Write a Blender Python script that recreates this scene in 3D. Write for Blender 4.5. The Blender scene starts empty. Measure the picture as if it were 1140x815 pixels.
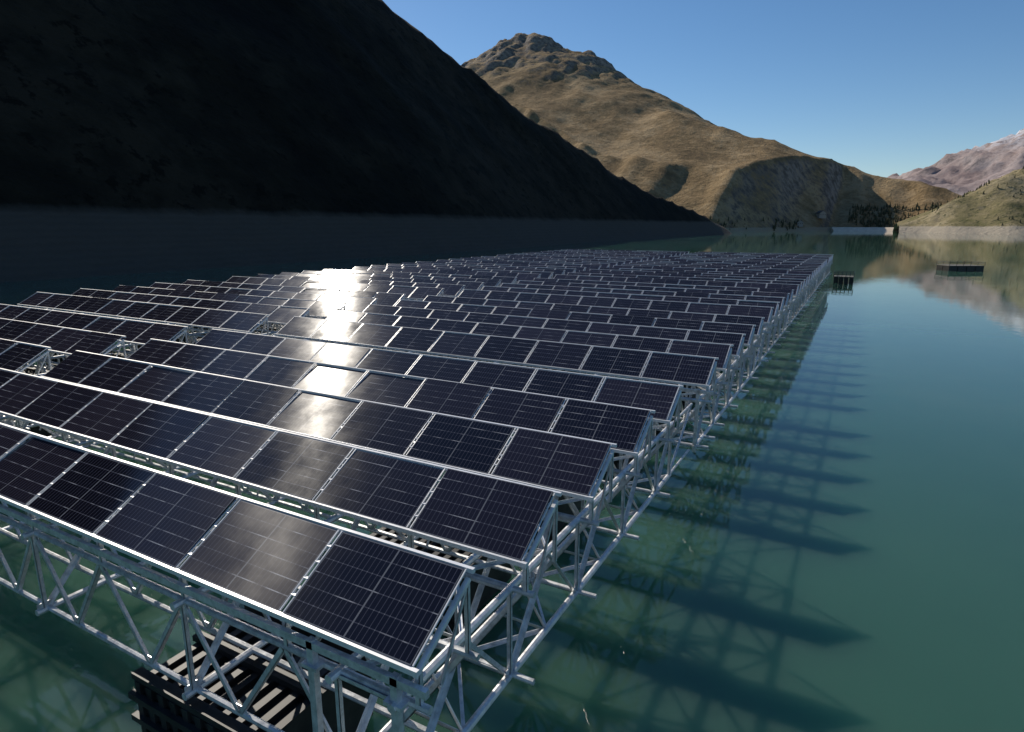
import bpy, math, random
import numpy as np
from mathutils import Vector, noise, Matrix
random.seed(7)
sc = bpy.context.scene
sc.view_settings.view_transform='Standard'
try: sc.view_settings.look='None'
except: pass
sc.view_settings.exposure=0

# ------------------------------------------------------------ helpers
def new_mat(name):
    m=bpy.data.materials.new(name); m.use_nodes=True
    nt=m.node_tree; b=nt.nodes['Principled BSDF']
    return m,nt,b
def N(nt,t,**k):
    n=nt.nodes.new(t)
    for a,v in k.items(): setattr(n,a,v)
    return n
def math_node(nt,op,a,b=None,c=None,clamp=False):
    n=nt.nodes.new('ShaderNodeMath'); n.operation=op; n.use_clamp=clamp
    for i,v in enumerate((a,b,c)):
        if v is None: continue
        if isinstance(v,(int,float)): n.inputs[i].default_value=v
        else: nt.links.new(v,n.inputs[i])
    return n.outputs[0]
def ramp(nt,fac,stops):
    r=nt.nodes.new('ShaderNodeValToRGB')
    e=r.color_ramp.elements
    while len(e)<len(stops): e.new(0.5)
    for i,(p,c) in enumerate(stops):
        e[i].position=p; e[i].color=(c[0],c[1],c[2],1)
    nt.links.new(fac,r.inputs[0]); return r.outputs[0]
def mix(nt,fac,a,b):
    n=nt.nodes.new('ShaderNodeMix'); n.data_type='RGBA'
    if isinstance(fac,(int,float)): n.inputs[0].default_value=fac
    else: nt.links.new(fac,n.inputs[0])
    for i,v in ((6,a),(7,b)):
        if isinstance(v,tuple): n.inputs[i].default_value=(v[0],v[1],v[2],1)
        else: nt.links.new(v,n.inputs[i])
    return n.outputs[2]
def noise_tex(nt,scale,detail=4,rough=.55,vec=None):
    n=nt.nodes.new('ShaderNodeTexNoise'); n.inputs['Scale'].default_value=scale
    n.inputs['Detail'].default_value=detail; n.inputs['Roughness'].default_value=rough
    if vec is not None: nt.links.new(vec,n.inputs['Vector'])
    return n.outputs['Fac']

class MB:
    def __init__(s): s.v=[]; s.f=[]; s.m=[]; s.uv={}
    def box8(s,p,mi=0):
        b=len(s.v); s.v+= [tuple(q) for q in p]
        for f in ((0,3,2,1),(4,5,6,7),(0,1,5,4),(1,2,6,5),(2,3,7,6),(3,0,4,7)):
            s.f.append(tuple(b+i for i in f)); s.m.append(mi)
    def box(s,c,d,mi=0):
        x,y,z=c; a,b,h=d[0]/2,d[1]/2,d[2]/2
        s.box8([(x-a,y-b,z-h),(x+a,y-b,z-h),(x+a,y+b,z-h),(x-a,y+b,z-h),
                (x-a,y-b,z+h),(x+a,y-b,z+h),(x+a,y+b,z+h),(x-a,y+b,z+h)],mi)
    def frame(s,a,b):
        a=Vector(a); b=Vector(b); d=(b-a).normalized()
        up=Vector((0,0,1)) if abs(d.z)<.95 else Vector((0,1,0))
        u=d.cross(up).normalized(); w=u.cross(d).normalized()
        return a,b,u,w
    def beam(s,a,b,w,h,mi=0):
        a,b,u,v=s.frame(a,b)
        P=[a-u*w/2-v*h/2,a+u*w/2-v*h/2,b+u*w/2-v*h/2,b-u*w/2-v*h/2,
           a-u*w/2+v*h/2,a+u*w/2+v*h/2,b+u*w/2+v*h/2,b-u*w/2+v*h/2]
        s.box8(P,mi)
    def angle(s,a,b,w,mi=0):
        w=w*1.15
        a,b,u,v=s.frame(a,b); t=.008
        for (e1,e2,k1,k2) in ((u,v,w,t),(v,u,w,t)):
            P=[]
            for z in (0,1):
                for q,sg in ((a,0),(a,1),(b,1),(b,0)):
                    P.append(q+e1*(k1*sg-w/2)+e2*((k2*z)-w/2))
            s.box8(P,mi)
    def tube(s,a,b,r,n=7,mi=0,r2=None):
        a,b,u,v=s.frame(a,b); k=len(s.v); r2=r if r2 is None else r2
        for q,rr in ((a,r),(b,r2)):
            for i in range(n):
                t=2*math.pi*i/n; s.v.append(tuple(q+u*math.cos(t)*rr+v*math.sin(t)*rr))
        for i in range(n):
            j=(i+1)%n; s.f.append((k+i,k+j,k+n+j,k+n+i)); s.m.append(mi)
        s.f.append(tuple(k+i for i in reversed(range(n)))); s.m.append(mi)
        s.f.append(tuple(k+n+i for i in range(n))); s.m.append(mi)
    def obj(s,name,mats,parent=None,smooth=False):
        me=bpy.data.meshes.new(name); me.from_pydata(s.v,[],s.f)
        for m in mats: me.materials.append(m)
        me.polygons.foreach_set('material_index',s.m)
        if s.uv:
            l=me.uv_layers.new(name='UVMap')
            for fi,uvs in s.uv.items():
                p=me.polygons[fi]
                for li,uvv in zip(p.loop_indices,uvs): l.data[li].uv=uvv
        if smooth: me.polygons.foreach_set('use_smooth',[True]*len(me.polygons))
        me.update()
        o=bpy.data.objects.new(name,me); sc.collection.objects.link(o)
        if parent is not None: o.parent=parent
        return o
def empty(name,loc=(0,0,0),rz=0):
    e=bpy.data.objects.new(name,None); e.location=loc; e.rotation_euler=(0,0,rz)
    sc.collection.objects.link(e); return e

# ------------------------------------------------------------ materials
m_steel,nt,b=new_mat('galvanised_steel')
tc=N(nt,'ShaderNodeTexCoord')
f=noise_tex(nt,7,6,.65,tc.outputs['Object'])
c=ramp(nt,f,[(.3,(.44,.45,.46)),(.5,(.66,.67,.68)),(.7,(.84,.85,.86))])
nt.links.new(c,b.inputs['Base Color']); b.inputs['Metallic'].default_value=.5
nt.links.new(math_node(nt,'ADD',math_node(nt,'MULTIPLY',f,.4),.18),b.inputs['Roughness'])
m_alu,nt,b=new_mat('aluminium_rail')
tc=N(nt,'ShaderNodeTexCoord')
f=noise_tex(nt,4,6,.65,tc.outputs['Object'])
c=ramp(nt,f,[(.3,(.68,.68,.68)),(.6,(.86,.86,.86))]); nt.links.new(c,b.inputs['Base Color'])
b.inputs['Metallic'].default_value=.25; b.inputs['Roughness'].default_value=.34
m_float,nt,b=new_mat('black_float_plastic')
tc=N(nt,'ShaderNodeTexCoord'); f=noise_tex(nt,3,5,.6,tc.outputs['Object'])
c=ramp(nt,f,[(.35,(.008,.008,.009)),(.75,(.035,.034,.032))])
nt.links.new(c,b.inputs['Base Color']); b.inputs['Roughness'].default_value=.55
# pv glass
m_pv,nt,b=new_mat('photovoltaic_glass')
uv=N(nt,'ShaderNodeUVMap'); uv.uv_map='UVMap'; sp=N(nt,'ShaderNodeSeparateXYZ'); nt.links.new(uv.outputs[0],sp.inputs[0])
U,V=sp.outputs[0],sp.outputs[1]
uf=math_node(nt,'FRACT',U)
def gridline(coord,n,w):
    a=math_node(nt,'MULTIPLY',coord,n); fr=math_node(nt,'FRACT',a)
    d=math_node(nt,'ABSOLUTE',math_node(nt,'SUBTRACT',fr,.5))
    return d, math_node(nt,'GREATER_THAN',d,.5-w)
du,lu=gridline(uf,24,.06)
dv,lv=gridline(V,6,.03)
line=math_node(nt,'MAXIMUM',lu,lv)
corner=math_node(nt,'GREATER_THAN',math_node(nt,'ADD',math_node(nt,'MULTIPLY',du,.5),dv),.70)
midl=math_node(nt,'LESS_THAN',math_node(nt,'ABSOLUTE',math_node(nt,'SUBTRACT',uf,.5)),.006)
edge=math_node(nt,'GREATER_THAN',math_node(nt,'ABSOLUTE',math_node(nt,'SUBTRACT',V,.5)),.488)
edge2=math_node(nt,'GREATER_THAN',math_node(nt,'ABSOLUTE',math_node(nt,'SUBTRACT',uf,.5)),.493)
strong=math_node(nt,'MAXIMUM',math_node(nt,'MAXIMUM',corner,midl),math_node(nt,'MAXIMUM',edge,edge2))
tc=N(nt,'ShaderNodeTexCoord')
gl=noise_tex(nt,2.1,3,.6,tc.outputs['Object'])
see=ramp(nt,gl,[(.50,(0,0,0)),(.66,(1,1,1))])
wn=N(nt,'ShaderNodeTexWhiteNoise'); wn.noise_dimensions='1D'
nt.links.new(math_node(nt,'FLOOR',U),wn.inputs['W'])
cell=ramp(nt,wn.outputs['Value'],[(0,(.006,.006,.012)),(1,(.020,.017,.028))])
c1=mix(nt,math_node(nt,'MULTIPLY',line,.65),cell,(.085,.085,.11))
c1=mix(nt,math_node(nt,'MULTIPLY',math_node(nt,'MULTIPLY',lv,see),.8),c1,(.50,.50,.52))
c2=mix(nt,math_node(nt,'MULTIPLY',strong,.75),c1,(.20,.205,.22))
nt.links.new(c2,b.inputs['Base Color'])
dust=noise_tex(nt,1.1,5,.65,tc.outputs['Object'])
rr=math_node(nt,'ADD',math_node(nt,'MULTIPLY',dust,.17),math_node(nt,'MULTIPLY',wn.outputs['Value'],.08))
rr=math_node(nt,'ADD',rr,.045)
nt.links.new(rr,b.inputs['Roughness']); b.inputs['IOR'].default_value=1.42
b.inputs['Specular IOR Level'].default_value=.45
tg=N(nt,'ShaderNodeTangent'); tg.direction_type='UV_MAP'; tg.uv_map='UVMap'
nt.links.new(tg.outputs[0],b.inputs['Tangent']); b.inputs['Anisotropic'].default_value=.97; b.inputs['Anisotropic Rotation'].default_value=.25
m_back,nt,b=new_mat('panel_back_glass')
b.inputs['Base Color'].default_value=(.02,.021,.03,1); b.inputs['Roughness'].default_value=.25

# water
m_water,nt,b=new_mat('lake_water')
tc=N(nt,'ShaderNodeTexCoord')
big=noise_tex(nt,.02,5,.6,tc.outputs['Object'])
c=ramp(nt,big,[(.3,(.034,.098,.074)),(.5,(.048,.122,.088)),(.7,(.074,.144,.094))])
nt.links.new(c,b.inputs['Base Color']); b.inputs['Roughness'].default_value=.02; b.inputs['IOR'].default_value=1.36
b.inputs['Subsurface Weight'].default_value=1.0; b.inputs['Subsurface Scale'].default_value=5.0
b.inputs['Subsurface Radius'].default_value=(.9,1.5,1.35)
n1=noise_tex(nt,1.3,4,.55,tc.outputs['Object'])
n2=noise_tex(nt,.12,2,.5,tc.outputs['Object'])
h=math_node(nt,'ADD',math_node(nt,'MULTIPLY',n1,.0065),math_node(nt,'MULTIPLY',n2,.018))
bp=N(nt,'ShaderNodeBump'); bp.inputs['Strength'].default_value=.5; bp.inputs['Distance'].default_value=1.0
nt.links.new(h,bp.inputs['Height']); nt.links.new(bp.outputs[0],b.inputs['Normal'])

def terrain_mat(name,pal,rock,shore=None,snow=None,scale=1.0,rockthr=(.62,.78),spots=.5,bump=4.0,highrock=None):
    m,nt,b=new_mat(name)
    g=N(nt,'ShaderNodeNewGeometry'); P=g.outputs['Position']
    a=noise_tex(nt,.010*scale,8,.62,P); a2=noise_tex(nt,.09*scale,7,.68,P)
    f=math_node(nt,'ADD',math_node(nt,'MULTIPLY',a,.65),math_node(nt,'MULTIPLY',a2,.35))
    c=ramp(nt,f,[(.40,pal[0]),(.5,pal[1]),(.58,pal[2])])
    sh=noise_tex(nt,.22*scale,4,.7,P)
    c=mix(nt,math_node(nt,'MULTIPLY',ramp(nt,sh,[(.56,(0,0,0)),(.62,(1,1,1))]),spots),c,pal[3])
    s=N(nt,'ShaderNodeSeparateXYZ'); nt.links.new(g.outputs['Normal'],s.inputs[0])
    ps=N(nt,'ShaderNodeSeparateXYZ'); nt.links.new(P,ps.inputs[0])
    rn=math_node(nt,'ADD',s.outputs[2],math_node(nt,'MULTIPLY',math_node(nt,'SUBTRACT',a2,.5),.8))
    if highrock:
        hz=math_node(nt,'DIVIDE',math_node(nt,'SUBTRACT',ps.outputs[2],highrock[0]),highrock[1]-highrock[0],clamp=True)
        rn=math_node(nt,'SUBTRACT',rn,math_node(nt,'MULTIPLY',hz,.26))
    rf=ramp(nt,rn,[(rockthr[0],(1,1,1)),(rockthr[1],(0,0,0))])
    rk=mix(nt,ramp(nt,a2,[(.4,(0,0,0)),(.62,(1,1,1))]),tuple(q*.45 for q in rock),tuple(q*1.2 for q in rock))
    c=mix(nt,rf,c,rk)
    if shore:
        zz=math_node(nt,'ADD',ps.outputs[2],math_node(nt,'MULTIPLY',a2,-3))
        fz=ramp(nt,math_node(nt,'DIVIDE',zz,shore[1],clamp=True),[(.80,(1,1,1)),(.98,(0,0,0))])
        strat=N(nt,'ShaderNodeTexWave'); strat.bands_direction='Z'; strat.inputs['Scale'].default_value=.28
        strat.inputs['Distortion'].default_value=3.5; strat.inputs['Detail'].default_value=4; nt.links.new(P,strat.inputs['Vector'])
        sc2=mix(nt,math_node(nt,'MULTIPLY',strat.outputs['Fac'],.3),shore[0],tuple(q*.6 for q in shore[0]))
        sc3=mix(nt,math_node(nt,'MULTIPLY',sh,.5),sc2,tuple(q*1.4 for q in shore[0]))
        c=mix(nt,fz,c,sc3)
    if snow:
        zz=math_node(nt,'ADD',ps.outputs[2],math_node(nt,'MULTIPLY',a,240))
        fz=ramp(nt,math_node(nt,'DIVIDE',zz,1000),[(snow[0],(0,0,0)),(snow[1],(1,1,1))])
        pat=ramp(nt,noise_tex(nt,.02,6,.7,P),[(.42,(0,0,0)),(.55,(1,1,1))])
        c=mix(nt,math_node(nt,'MULTIPLY',fz,pat),c,(.66,.68,.74))
    nt.links.new(c,b.inputs['Base Color']); b.inputs['Roughness'].default_value=.95
    b.inputs['Specular IOR Level'].default_value=.1
    bp=N(nt,'ShaderNodeBump'); bp.inputs['Strength'].default_value=.75; bp.inputs['Distance'].default_value=bump
    nt.links.new(math_node(nt,'ADD',a2,math_node(nt,'MULTIPLY',sh,.35)),bp.inputs['Height']); nt.links.new(bp.outputs[0],b.inputs['Normal'])
    return m
m_hill=terrain_mat('alpine_grass_and_rock',[(.15,.103,.052),(.27,.186,.094),(.39,.28,.155),(.10,.082,.042)],(.29,.245,.20),((.34,.28,.19),4),rockthr=(.52,.68),bump=7,highrock=(200,390),spots=.45)
m_dark=terrain_mat('shade_darkened_vegetation',[(.007,.007,.005),(.015,.013,.008),(.032,.025,.016),(.004,.005,.003)],(.030,.026,.022),((.075,.064,.052),10.5),spots=.8,rockthr=(.28,.42),bump=1.5)  # vegetation tones darkened so the slope's shade sits partly in the colour
m_right=terrain_mat('rocky_slope',[(.14,.13,.055),(.23,.19,.10),(.34,.28,.17),(.05,.06,.03)],(.36,.31,.25),((.36,.31,.24),6),rockthr=(.6,.78),spots=.8)
m_far=terrain_mat('haze_tinted_mountain',[(.25,.19,.18),(.34,.27,.25),(.40,.33,.31),(.20,.16,.16)],(.36,.31,.30),None,(.48,.60),scale=.25,rockthr=(.6,.8),bump=10)  # distance haze put into the colour as a paler palette

# ------------------------------------------------------------ terrain
def height_ridges(X,Y,ridges,shore=None):
    Z=np.full(X.shape,-60.0)
    for pts,k,p in ridges:
        best=np.full(X.shape,-1e9)
        for (x0,y0,z0),(x1,y1,z1) in zip(pts[:-1],pts[1:]):
            dx,dy=x1-x0,y1-y0; L=dx*dx+dy*dy
            t=np.clip(((X-x0)*dx+(Y-y0)*dy)/L,0,1)
            d=np.hypot(X-(x0+t*dx),Y-(y0+t*dy)); h=z0+t*(z1-z0)
            hh=h-k*d*(1-p*np.clip(d/(np.maximum(h,1)/k*1.6),0,1))
            best=np.maximum(best,hh)
        m=np.maximum(Z,best); Z=m+6*np.log1p(np.exp(-np.abs(Z-best)/8))*np.where(m>-20,1,0)
    if shore is not None:
        d=Y-np.interp(X,shore[0],shore[1])-7*np.sin(X/19.)-4*np.sin(X/7.3+1)
        cap=np.where(d<0,d*.5,d*.40+d*d*.0006)
        Z=np.minimum(Z,cap)
    return Z
def make_grid(name,x0,x1,y0,y1,step,zf,mat,amp,nscale,seed,fine=0,off=.75,ys_=1.0,H=.85,hi=(0,300)):
    xs=np.arange(x0,x1+step,step); ys=np.arange(y0,y1+step,step)
    X,Y=np.meshgrid(xs,ys); Z=zf(X,Y)
    ny,nx=X.shape
    Nz=np.zeros(X.shape)
    for j in range(ny):
        for i in range(nx):
            if Z[j,i]<-30: continue
            p=Vector((X[j,i]*nscale+seed,Y[j,i]*nscale*ys_,seed*.37))
            v=noise.ridged_multi_fractal(p,H,2.15,7,1.0,2.0)*.55-off
            if fine:
                q=Vector((X[j,i]*nscale*5+9,Y[j,i]*nscale*5*ys_,seed))
                v+=fine*(noise.turbulence(q,4,True)-.5)*(.12+min(1,max(0,(Z[j,i]-hi[0])/(hi[1]-hi[0]))))
            Nz[j,i]=v
    Z=Z+Nz*amp*np.clip((Z+2)/60,0.02,1)
    Z=np.maximum(Z,-12)
    v=np.stack([X.ravel(),Y.ravel(),Z.ravel()],1)
    idx=np.arange(ny*nx).reshape(ny,nx)
    a=idx[:-1,:-1].ravel();b_=idx[:-1,1:].ravel();c_=idx[1:,1:].ravel();d_=idx[1:,:-1].ravel()
    zf4=np.maximum.reduce([Z.ravel()[q] for q in (a,b_,c_,d_)])
    keep=zf4>-11.9
    F=np.stack([a,b_,c_,d_],1)[keep]
    me=bpy.data.meshes.new(name); me.from_pydata(v.tolist(),[],F.tolist()); me.materials.append(mat)
    me.polygons.foreach_set('use_smooth',[True]*len(me.polygons)); me.update()
    o=bpy.data.objects.new(name,me); sc.collection.objects.link(o)
    return o,(xs,ys,Z)
def sample(g,x,y):
    xs,ys,Z=g
    i=int(np.clip(round((x-xs[0])/(xs[1]-xs[0])),0,len(xs)-1)); j=int(np.clip(round((y-ys[0])/(ys[1]-ys[0])),0,len(ys)-1))
    return float(Z[j,i])

ridgeA=([(-1500,1500,330),(-1150,1480,350),(-911,1500,425),(-800,1500,484),(-760,1500,478),(-700,1500,448),(-636,1500,420),(-544,1500,354),(-434,1500,268),(-300,1480,195)],.66,.35)
ridgeB=([(-434,1400,250),(-332,1176,216),(-235,1137,170),(-148,1134,128),(-67,1168,88),(12,1205,56),(90,1243,30),(200,1300,14)],.44,.3)
ridgeC=([(-620,1000,270),(-437,869,180),(-304,884,116),(-225,876,72),(-171,855,34),(-130,830,6)],.66,.2)
hshore=([-1500,-300,-160,-125,-95,-60,-42,84,360],[680,690,720,790,860,940,996,1022,1060])
hill,gh=make_grid('sunlit_hill',-1500,360,640,1800,6,lambda X,Y:height_ridges(X,Y,[ridgeA,ridgeB,ridgeC],hshore),m_hill,27,.0050,3.1,fine=.75,ys_=.5,H=1.05,hi=(280,420))
ridgeD=([(40,835,-4),(62,815,8),(83,808,42),(112,834,57),(137,869,71),(200,900,110),(330,900,175),(500,850,230)],.75,.3)
rh,gr=make_grid('rocky_hill',30,620,560,1050,4,lambda X,Y:height_ridges(X,Y,[ridgeD],([30,70,120,200,620],[795,772,735,690,600])),m_right,14,.016,8.3,fine=.4)
ridgeE=([(-700,4000,150),(-300,4000,200),(34,4000,218),(200,4000,250),(348,4020,268),(526,4063,345),(634,4143,415),(900,4200,600),(1500,4200,640)],.5,.3)
make_grid('distant_mountain',-900,2000,3100,4700,22,lambda X,Y:height_ridges(X,Y,[ridgeE]),m_far,90,.0022,5.7,fine=.5)

ry=np.array([-400,-100,60,150,255,305,386,446,520,573,625,650,720.])
rz=np.array([150,170,165,150,113,92,58,39,25,17,10,-6,-14.])
def spur(X,Y):
    h=np.interp(Y,ry,rz)
    shore=-113+4*np.sin(Y/71.)+1.5*np.sin(Y/29.+1)
    d=shore-X
    bank=np.where(d<10,d*.85,8.5+(d-10)*1.2)
    crest=h/1.17
    back=h-(d-crest)*.75
    a=np.minimum(bank,back)
    return np.where(d<0,d*.6,a)
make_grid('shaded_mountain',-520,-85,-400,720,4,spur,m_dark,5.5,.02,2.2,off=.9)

lake=bpy.data.meshes.new('lake_water')
lake.from_pydata([(-9000,-6000,0),(9000,-6000,0),(9000,12000,0),(-9000,12000,0)],[],[(0,1,2,3)]); lake.materials.append(m_water)
lo=bpy.data.objects.new('lake_water',lake); sc.collection.objects.link(lo)

# ------------------------------------------------------------ floating solar blocks
RAISE=.5
TILT=math.radians(29.5); PH=1.25; PW=1.99; PP=2.1; RP=2.55; NR=5
ZL=2.9+RAISE; ZT=2.42+RAISE; ZB=.95+RAISE
uidx=0
def block(X0,Y0,nP,rz,near=False,right=True):
    global uidx
    root=empty('floating_solar_array',(X0,Y0,0),rz)
    W=nP*PP; pv=MB(); ra=MB(); tr=MB(); fl=MB()
    ct,st=math.cos(TILT),math.sin(TILT); n=8 if near else 6
    L=(NR-1)*RP+1.35
    for r in range(NR):
        y=r*RP
        for i in range(nP):
            t=TILT+math.radians(random.gauss(0,1.3)); rl=random.gauss(0,.004)
            e1=Vector((math.cos(rl),0,math.sin(rl))); e2=Vector((0,math.cos(t),math.sin(t))); nn=e1.cross(e2)
            o=Vector((-(i+1)*PP+(PP-PW)/2+random.gauss(0,.006),y,ZL+.035))
            th=.03
            P=[o,o+e1*PW,o+e1*PW+e2*PH,o+e2*PH]
            base=len(pv.f)
            pv.box8(P+[q+nn*th for q in P],1)
            pv.m[base+1]=0
            uidx+=1; k=uidx%997
            pv.uv[base+1]=[(k+.0005,0),(k+.9995,0),(k+.9995,1),(k+.0005,1)]
        for yy,zz,hh in ((y-.035,ZL+.02,.07),(y+PH*ct+.035,ZL+PH*st+.045,.06)):
            ra.box(((-W)/2,yy,zz),(W+.12,.055,hh))
        ra.box((-W/2,y+PH*ct*.72,ZL+PH*st*.72-.07),(W,.05,.06))
        for i in range(nP+1):
            x=-i*PP
            ra.beam((x,y-.02,ZL-.06),(x,y+PH*ct,ZL+PH*st-.06),.06,.06)
            for sx in (-.034,.034):
                if (i==0 and sx>0) or (i==nP and sx<0): continue
                ra.beam((x+sx,y,ZL+.055),(x+sx,y+PH*ct,ZL+PH*st+.055),.018,.022)
            if 0<i<nP:
                for q in (.2,.4,.6,.8):
                    ra.beam((x-.04,y+PH*ct*q,ZL+PH*st*q+.05),(x+.04,y+PH*ct*q,ZL+PH*st*q+.05),.05,.02)
            tr.angle((x,y+PH*ct-.04,ZT),(x,y+PH*ct-.04,ZL+PH*st-.07),.05)
            tr.angle((x,y+.05,ZT),(x,y+.05,ZL-.05),.06)
            tr.angle((x,y+PH*ct-.04,ZL+PH*st-.1),(x,y+.45,ZT),.04)
        for yy in ((y+.05,) if not(near and r==0) else (y+.05,y+1.05)):
            tr.tube((.15,yy,ZT),(-W-.1,yy,ZT),.05,n)
            tr.tube((.15,yy,ZB),(-W-.1,yy,ZB),.05,n)
            for i in range(nP):
                xa=-i*PP-.05; xb=xa-PP/2; xc=xa-PP
                tr.angle((xa,yy,ZT),(xb,yy,ZB),.065); tr.angle((xb,yy,ZB),(xc,yy,ZT),.065)
                tr.box((xb,yy,ZB+.05),(.22,.014,.14)); tr.box((xc,yy,ZT-.06),(.22,.014,.14))
    tr.beam((.2,-.06,ZL-.17),(-W-.1,-.06,ZL-.17),.07,.10)
    st_x=[-.25]+[-(k*4.2) for k in range(1,int(W/4.2)+1)]+[-W+.2]
    st_x=sorted(set(st_x),reverse=True)
    for si,x in enumerate(st_x):
        edge=si in (0,len(st_x)-1)
        planes=[x] if not edge else [x, x-.95 if si==0 else x+.95]
        for xx in planes:
            tr.tube((xx,-.15,ZT+.005),(xx,L+.1,ZT+.005),.06,n); tr.tube((xx,-.15,ZB-.01),(xx,L+.1,ZB-.01),.06,n)
            nb=9; by=L/nb
            for k in range(nb):
                ya=k*by
                if k%2==0: tr.angle((xx,ya,ZB),(xx,ya,ZT),.055)
                if k%2==0: tr.angle((xx,ya,ZB),(xx,ya+by,ZT),.07)
                else: tr.angle((xx,ya,ZT),(xx,ya+by,ZB),.07)
                q=ZT-.07 if k%2 else ZB+.06
                tr.box((xx,ya,q),(.014,.26,.15))
            tr.angle((xx,L,ZB),(xx,L,ZT),.06)
        if edge:
            a,b=planes
            nb=9; by=L/nb
            for k in range(nb):
                ya=k*by; s1,s2=(a,b) if k%2 else (b,a)
                tr.angle((s1,ya,ZB),(s2,ya+by,ZB),.05); tr.angle((s1,ya,ZT),(s2,ya+by,ZT),.05)
                tr.angle((a,ya,ZB),(b,ya,ZB),.05); tr.angle((a,ya,ZT-.02),(b,ya,ZT-.02),.05)
                if k%2: tr.angle((a,ya,ZB),(b,ya,ZT),.045)
    for x in (-.25,-1.2,-W+.2,-W/2):
        tr.tube((x,L,ZT),(x,L+2.3,ZT),.035,n); tr.tube((x,L,ZB),(x,L+2.3,ZB),.035,n); tr.angle((x,L,ZB),(x,L+2.3,ZT),.045)
    for x in (-.25,-1.55):
        tr.box((x,-.05,(ZT+ZB)/2+.1),(.10,.09,ZT-ZB+.55)); tr.box((x,-.03,ZT+.02),(.26,.2,.05))
    for fx in np.arange(-4.1,-W+2,-6.3):
        for fy in (1.0,5.9,10.3):
            if near and right and Y0<6 and fx<-5 and fy<9: continue
            w,l=2.9,2.3
            fl.box((fx,fy,.45),(w-.12,l-.12,1.3))
            for k in range(10):
                xx=fx-w/2+.12+k*(w-.24)/9
                fl.box((xx,fy,.5),(.13,l,1.4))
            for yb in (-l/2+.1,0,l/2-.1):
                fl.box((fx,fy+yb,1.25),(w+.08,.17,.1))
            fl.box((fx,fy-l/2-.02,.10),(w+.1,.1,.14)); fl.box((fx,fy-l/2-.02,.55),(w+.1,.1,.1)); fl.box((fx,fy-l/2-.02,.95),(w+.1,.1,.1))
    pv.obj('panels',[m_pv,m_back],root); ra.obj('rails',[m_alu],root)
    tr.obj('truss',[m_steel],root); fl.obj('floats',[m_float],root)
    return root
BL=NR*RP+1.55
for j in range(7):
    g=random.gauss(0,.0012) if j else 0
    block(-3.83+(random.uniform(-.12,.12) if j else 0),4.72+j*BL,9,g,near=(j<2))
    block(-3.83-9*PP-1.5+random.uniform(-.1,.1),4.72+j*BL+random.uniform(-.2,.2),10,random.gauss(0,.0015),right=False)

# ------------------------------------------------------------ work rafts
m_wood,nt,b=new_mat('weathered_dark_steel'); b.inputs['Base Color'].default_value=(.09,.085,.075,1); b.inputs['Roughness'].default_value=.7
m_deck,nt,b=new_mat('weathered_deck'); b.inputs['Base Color'].default_value=(.20,.18,.15,1); b.inputs['Roughness'].default_value=.8
def raft(name,loc,w,l,rz):
    root=empty(name,loc,rz); fl=MB(); tr=MB(); dk=MB()
    for i in range(4):
        for j in range(2):
            fl.box((-w/2+w*(i+.5)/4,-l/2+l*(j+.5)/2,.35),(w/4-.12,l/2-.12,1.1))
    for k in range(int(w/.25)):
        dk.box((-w/2+.13+k*.25,0,.95),(.22,l,.08))
    for y in (-l/2,l/2):
        for z in (1.3,1.6): tr.tube((-w/2,y,z),(w/2,y,z),.035,6)
        for i in range(6): tr.tube((-w/2+w*i/5,y,.9),(-w/2+w*i/5,y,1.6),.035,6)
    for x in (-w/2,w/2):
        for z in (1.3,1.6): tr.tube((x,-l/2,z),(x,l/2,z),.035,6)
    fl.obj('floats',[m_float],root); dk.obj('deck',[m_deck],root); tr.obj('railing',[m_wood],root)
raft('floating_work_platform',(15.7,142,0),6.4,3.6,math.radians(28))
raft('floating_work_platform',(-2.2,103,0),2.6,2.6,0)

# ------------------------------------------------------------ embankment dam
m_conc,nt,b=new_mat('dam_stone_facing'); tc=N(nt,'ShaderNodeTexCoord'); f=noise_tex(nt,.2,6,.6,tc.outputs['Object'])
c=ramp(nt,f,[(.3,(.56,.46,.34)),(.7,(.78,.66,.50))]); nt.links.new(c,b.inputs['Base Color']); b.inputs['Roughness'].default_value=.95
root=empty('embankment_dam'); d=MB(); A=Vector((-40,975,0)); B=Vector((88,1003,0)); ns=24
dirv=(B-A).normalized(); nrm=Vector((-dirv.y,dirv.x,0))
for i in range(ns):
    def pt(t): return A+(B-A)*t+nrm*(7*math.sin(math.pi*t))
    a=pt(i/ns); b2=pt((i+1)/ns)
    hz=5.0
    bot=[a-nrm*12,b2-nrm*12,b2+nrm*30,a+nrm*30]
    top=[a+nrm*14,b2+nrm*14,b2+nrm*19,a+nrm*19]
    d.box8([(q.x,q.y,-3) for q in bot]+[(q.x,q.y,hz) for q in top])
d.obj('dam_body',[m_conc],root)

# ------------------------------------------------------------ conifers (masses)
m_con,nt,b=new_mat('conifer_foliage'); g=N(nt,'ShaderNodeNewGeometry'); f=noise_tex(nt,.35,4,.6,g.outputs['Position'])
c=ramp(nt,f,[(.35,(.026,.032,.014)),(.65,(.080,.080,.034))]); nt.links.new(c,b.inputs['Base Color']); b.inputs['Roughness'].default_value=.9
def conifer(mb,x,y,z,h):
    r=h*random.uniform(.2,.32); mb.tube((x,y,z-1),(x,y,z+h*.3),h*.02,5)
    tiers=5
    for t in range(tiers):
        zb=z+h*(.06+.17*t); rt=r*(1-t/(tiers+.4)); k=len(mb.v); n=9
        for i in range(n):
            a=2*math.pi*i/n+t; q=rt*random.uniform(.6,1.15)
            mb.v.append((x+math.cos(a)*q,y+math.sin(a)*q,zb-random.uniform(0,.05)*h))
        mb.v.append((x+random.uniform(-.02,.02)*h,y,zb+h*(.30 if t<tiers-1 else .22)))
        for i in range(n):
            mb.f.append((k+i,k+(i+1)%n,k+n)); mb.m.append(0)
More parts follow.
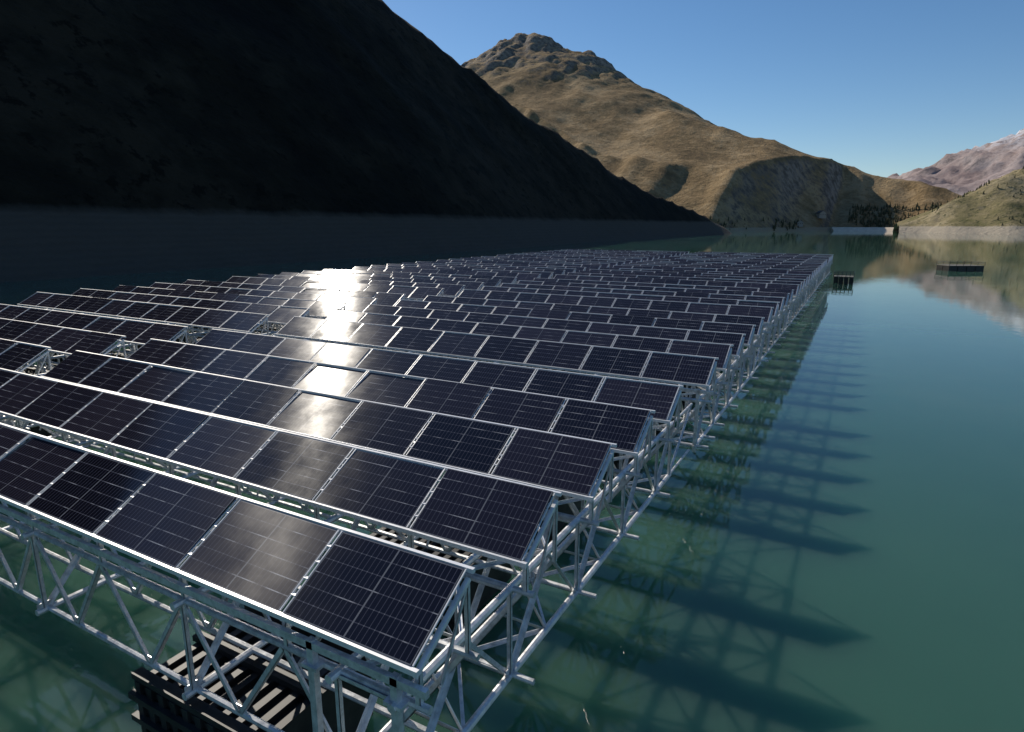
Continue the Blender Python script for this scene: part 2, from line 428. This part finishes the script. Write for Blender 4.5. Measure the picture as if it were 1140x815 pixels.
def forest(name,g,region,count,hr,zr,dens):
    mb=MB(); c=0; tries=0
    while c<count and tries<count*30:
        tries+=1
        x=random.uniform(region[0],region[1]); y=random.uniform(region[2],region[3]); z=sample(g,x,y)
        if not (zr[0]<z<zr[1]): continue
        if noise.noise(Vector((x*.012,y*.012,4)))<dens+random.uniform(-.15,.15): continue
        conifer(mb,x,y,z,random.uniform(*hr)); c+=1
    mb.obj(name,[m_con])
forest('conifer_forest',gh,(-25,200,1020,1200),750,(4,8),(4,34),-.15)
forest('conifer_forest',gh,(-160,-20,740,1080),90,(3,6),(1,14),.05)
forest('conifer_forest',gr,(60,420,600,960),220,(2.5,5),(6,160),.05)

# ------------------------------------------------------------ houses on the far shore
m_wall,nt,b=new_mat('stone_wall'); b.inputs['Base Color'].default_value=(.36,.32,.27,1); b.inputs['Roughness'].default_value=.9
m_roof,nt,b=new_mat('slate_roof'); b.inputs['Base Color'].default_value=(.09,.085,.08,1); b.inputs['Roughness'].default_value=.8
def house(x,y,z,w,l,h,rz):
    root=empty('stone_house',(x,y,z),rz); a=MB(); a.box((0,0,h/2-1),(w,l,h+2)) 
    k=len(a.v); a.v+=[(-w/2,-l/2,h),(w/2,-l/2,h),(0,-l/2,h+w*.35),(-w/2,l/2,h),(w/2,l/2,h),(0,l/2,h+w*.35)]
    a.f+=[(k,k+1,k+2),(k+4,k+3,k+5)]; a.m+=[0,0]; a.obj('walls',[m_wall],root)
    r=MB() 
    for s in (-1,1):
        r.box8([(s*(w/2+.6),-l/2-.5,h-.4),(0,-l/2-.5,h+w*.36),(0,l/2+.5,h+w*.36),(s*(w/2+.6),l/2+.5,h-.4),
                (s*(w/2+.6),-l/2-.5,h-.1),(0,-l/2-.5,h+w*.36+.3),(0,l/2+.5,h+w*.36+.3),(s*(w/2+.6),l/2+.5,h-.1)])
    r.box((w*.2,l*.2,h+w*.35),(.8,.8,1.6)); r.obj('roof',[m_roof],root)
    wi=MB()
    for i in range(3):
        wi.box((-w/2+w*(i+.5)/3,-l/2-.02,h*.6),(.9,.1,1.2))
    wi.box((w/2+.02,0,1.1),(.1,1.1,2.2)); wi.obj('windows_and_door',[m_roof],root)
for (x,y,w,l,h,rz) in ((-78,925,7,9,4,.1),(-58,985,9,12,5,.5)):
    house(x,y,max(sample(gh,x,y),1),w,l,h,rz)

# ------------------------------------------------------------ light
s=Vector((-.70,.39,.60)).normalized()
el=math.asin(s.z); az=math.atan2(s.x,s.y)
w=bpy.data.worlds.new('World'); sc.world=w; w.use_nodes=True
nt=w.node_tree; sky=nt.nodes.new('ShaderNodeTexSky'); sky.sky_type='NISHITA'; sky.sun_disc=False
sky.sun_elevation=el; sky.sun_rotation=az%(2*math.pi); sky.altitude=1000; sky.air_density=1.0; sky.dust_density=.3; sky.ozone_density=2.4
hs=nt.nodes.new('ShaderNodeHueSaturation'); hs.inputs['Saturation'].default_value=1.2
nt.links.new(sky.outputs[0],hs.inputs['Color'])
nt.links.new(hs.outputs[0],nt.nodes['Background'].inputs[0]); nt.nodes['Background'].inputs[1].default_value=.095
sl=bpy.data.lights.new('sun','SUN'); sl.energy=4.2; sl.angle=math.radians(.5); sl.color=(1,.92,.80)
so=bpy.data.objects.new('sun',sl); so.rotation_euler=(-s).to_track_quat('-Z','Y').to_euler(); sc.collection.objects.link(so)

# ------------------------------------------------------------ camera
cam=bpy.data.cameras.new('camera'); cam.lens=697/1140*36; cam.sensor_width=36; cam.clip_end=20000; cam.clip_start=.1
co=bpy.data.objects.new('camera',cam); co.location=(0,0,7.7+RAISE); co.rotation_euler=(math.radians(90-12.7),0,math.radians(29))
sc.collection.objects.link(co); sc.camera=co
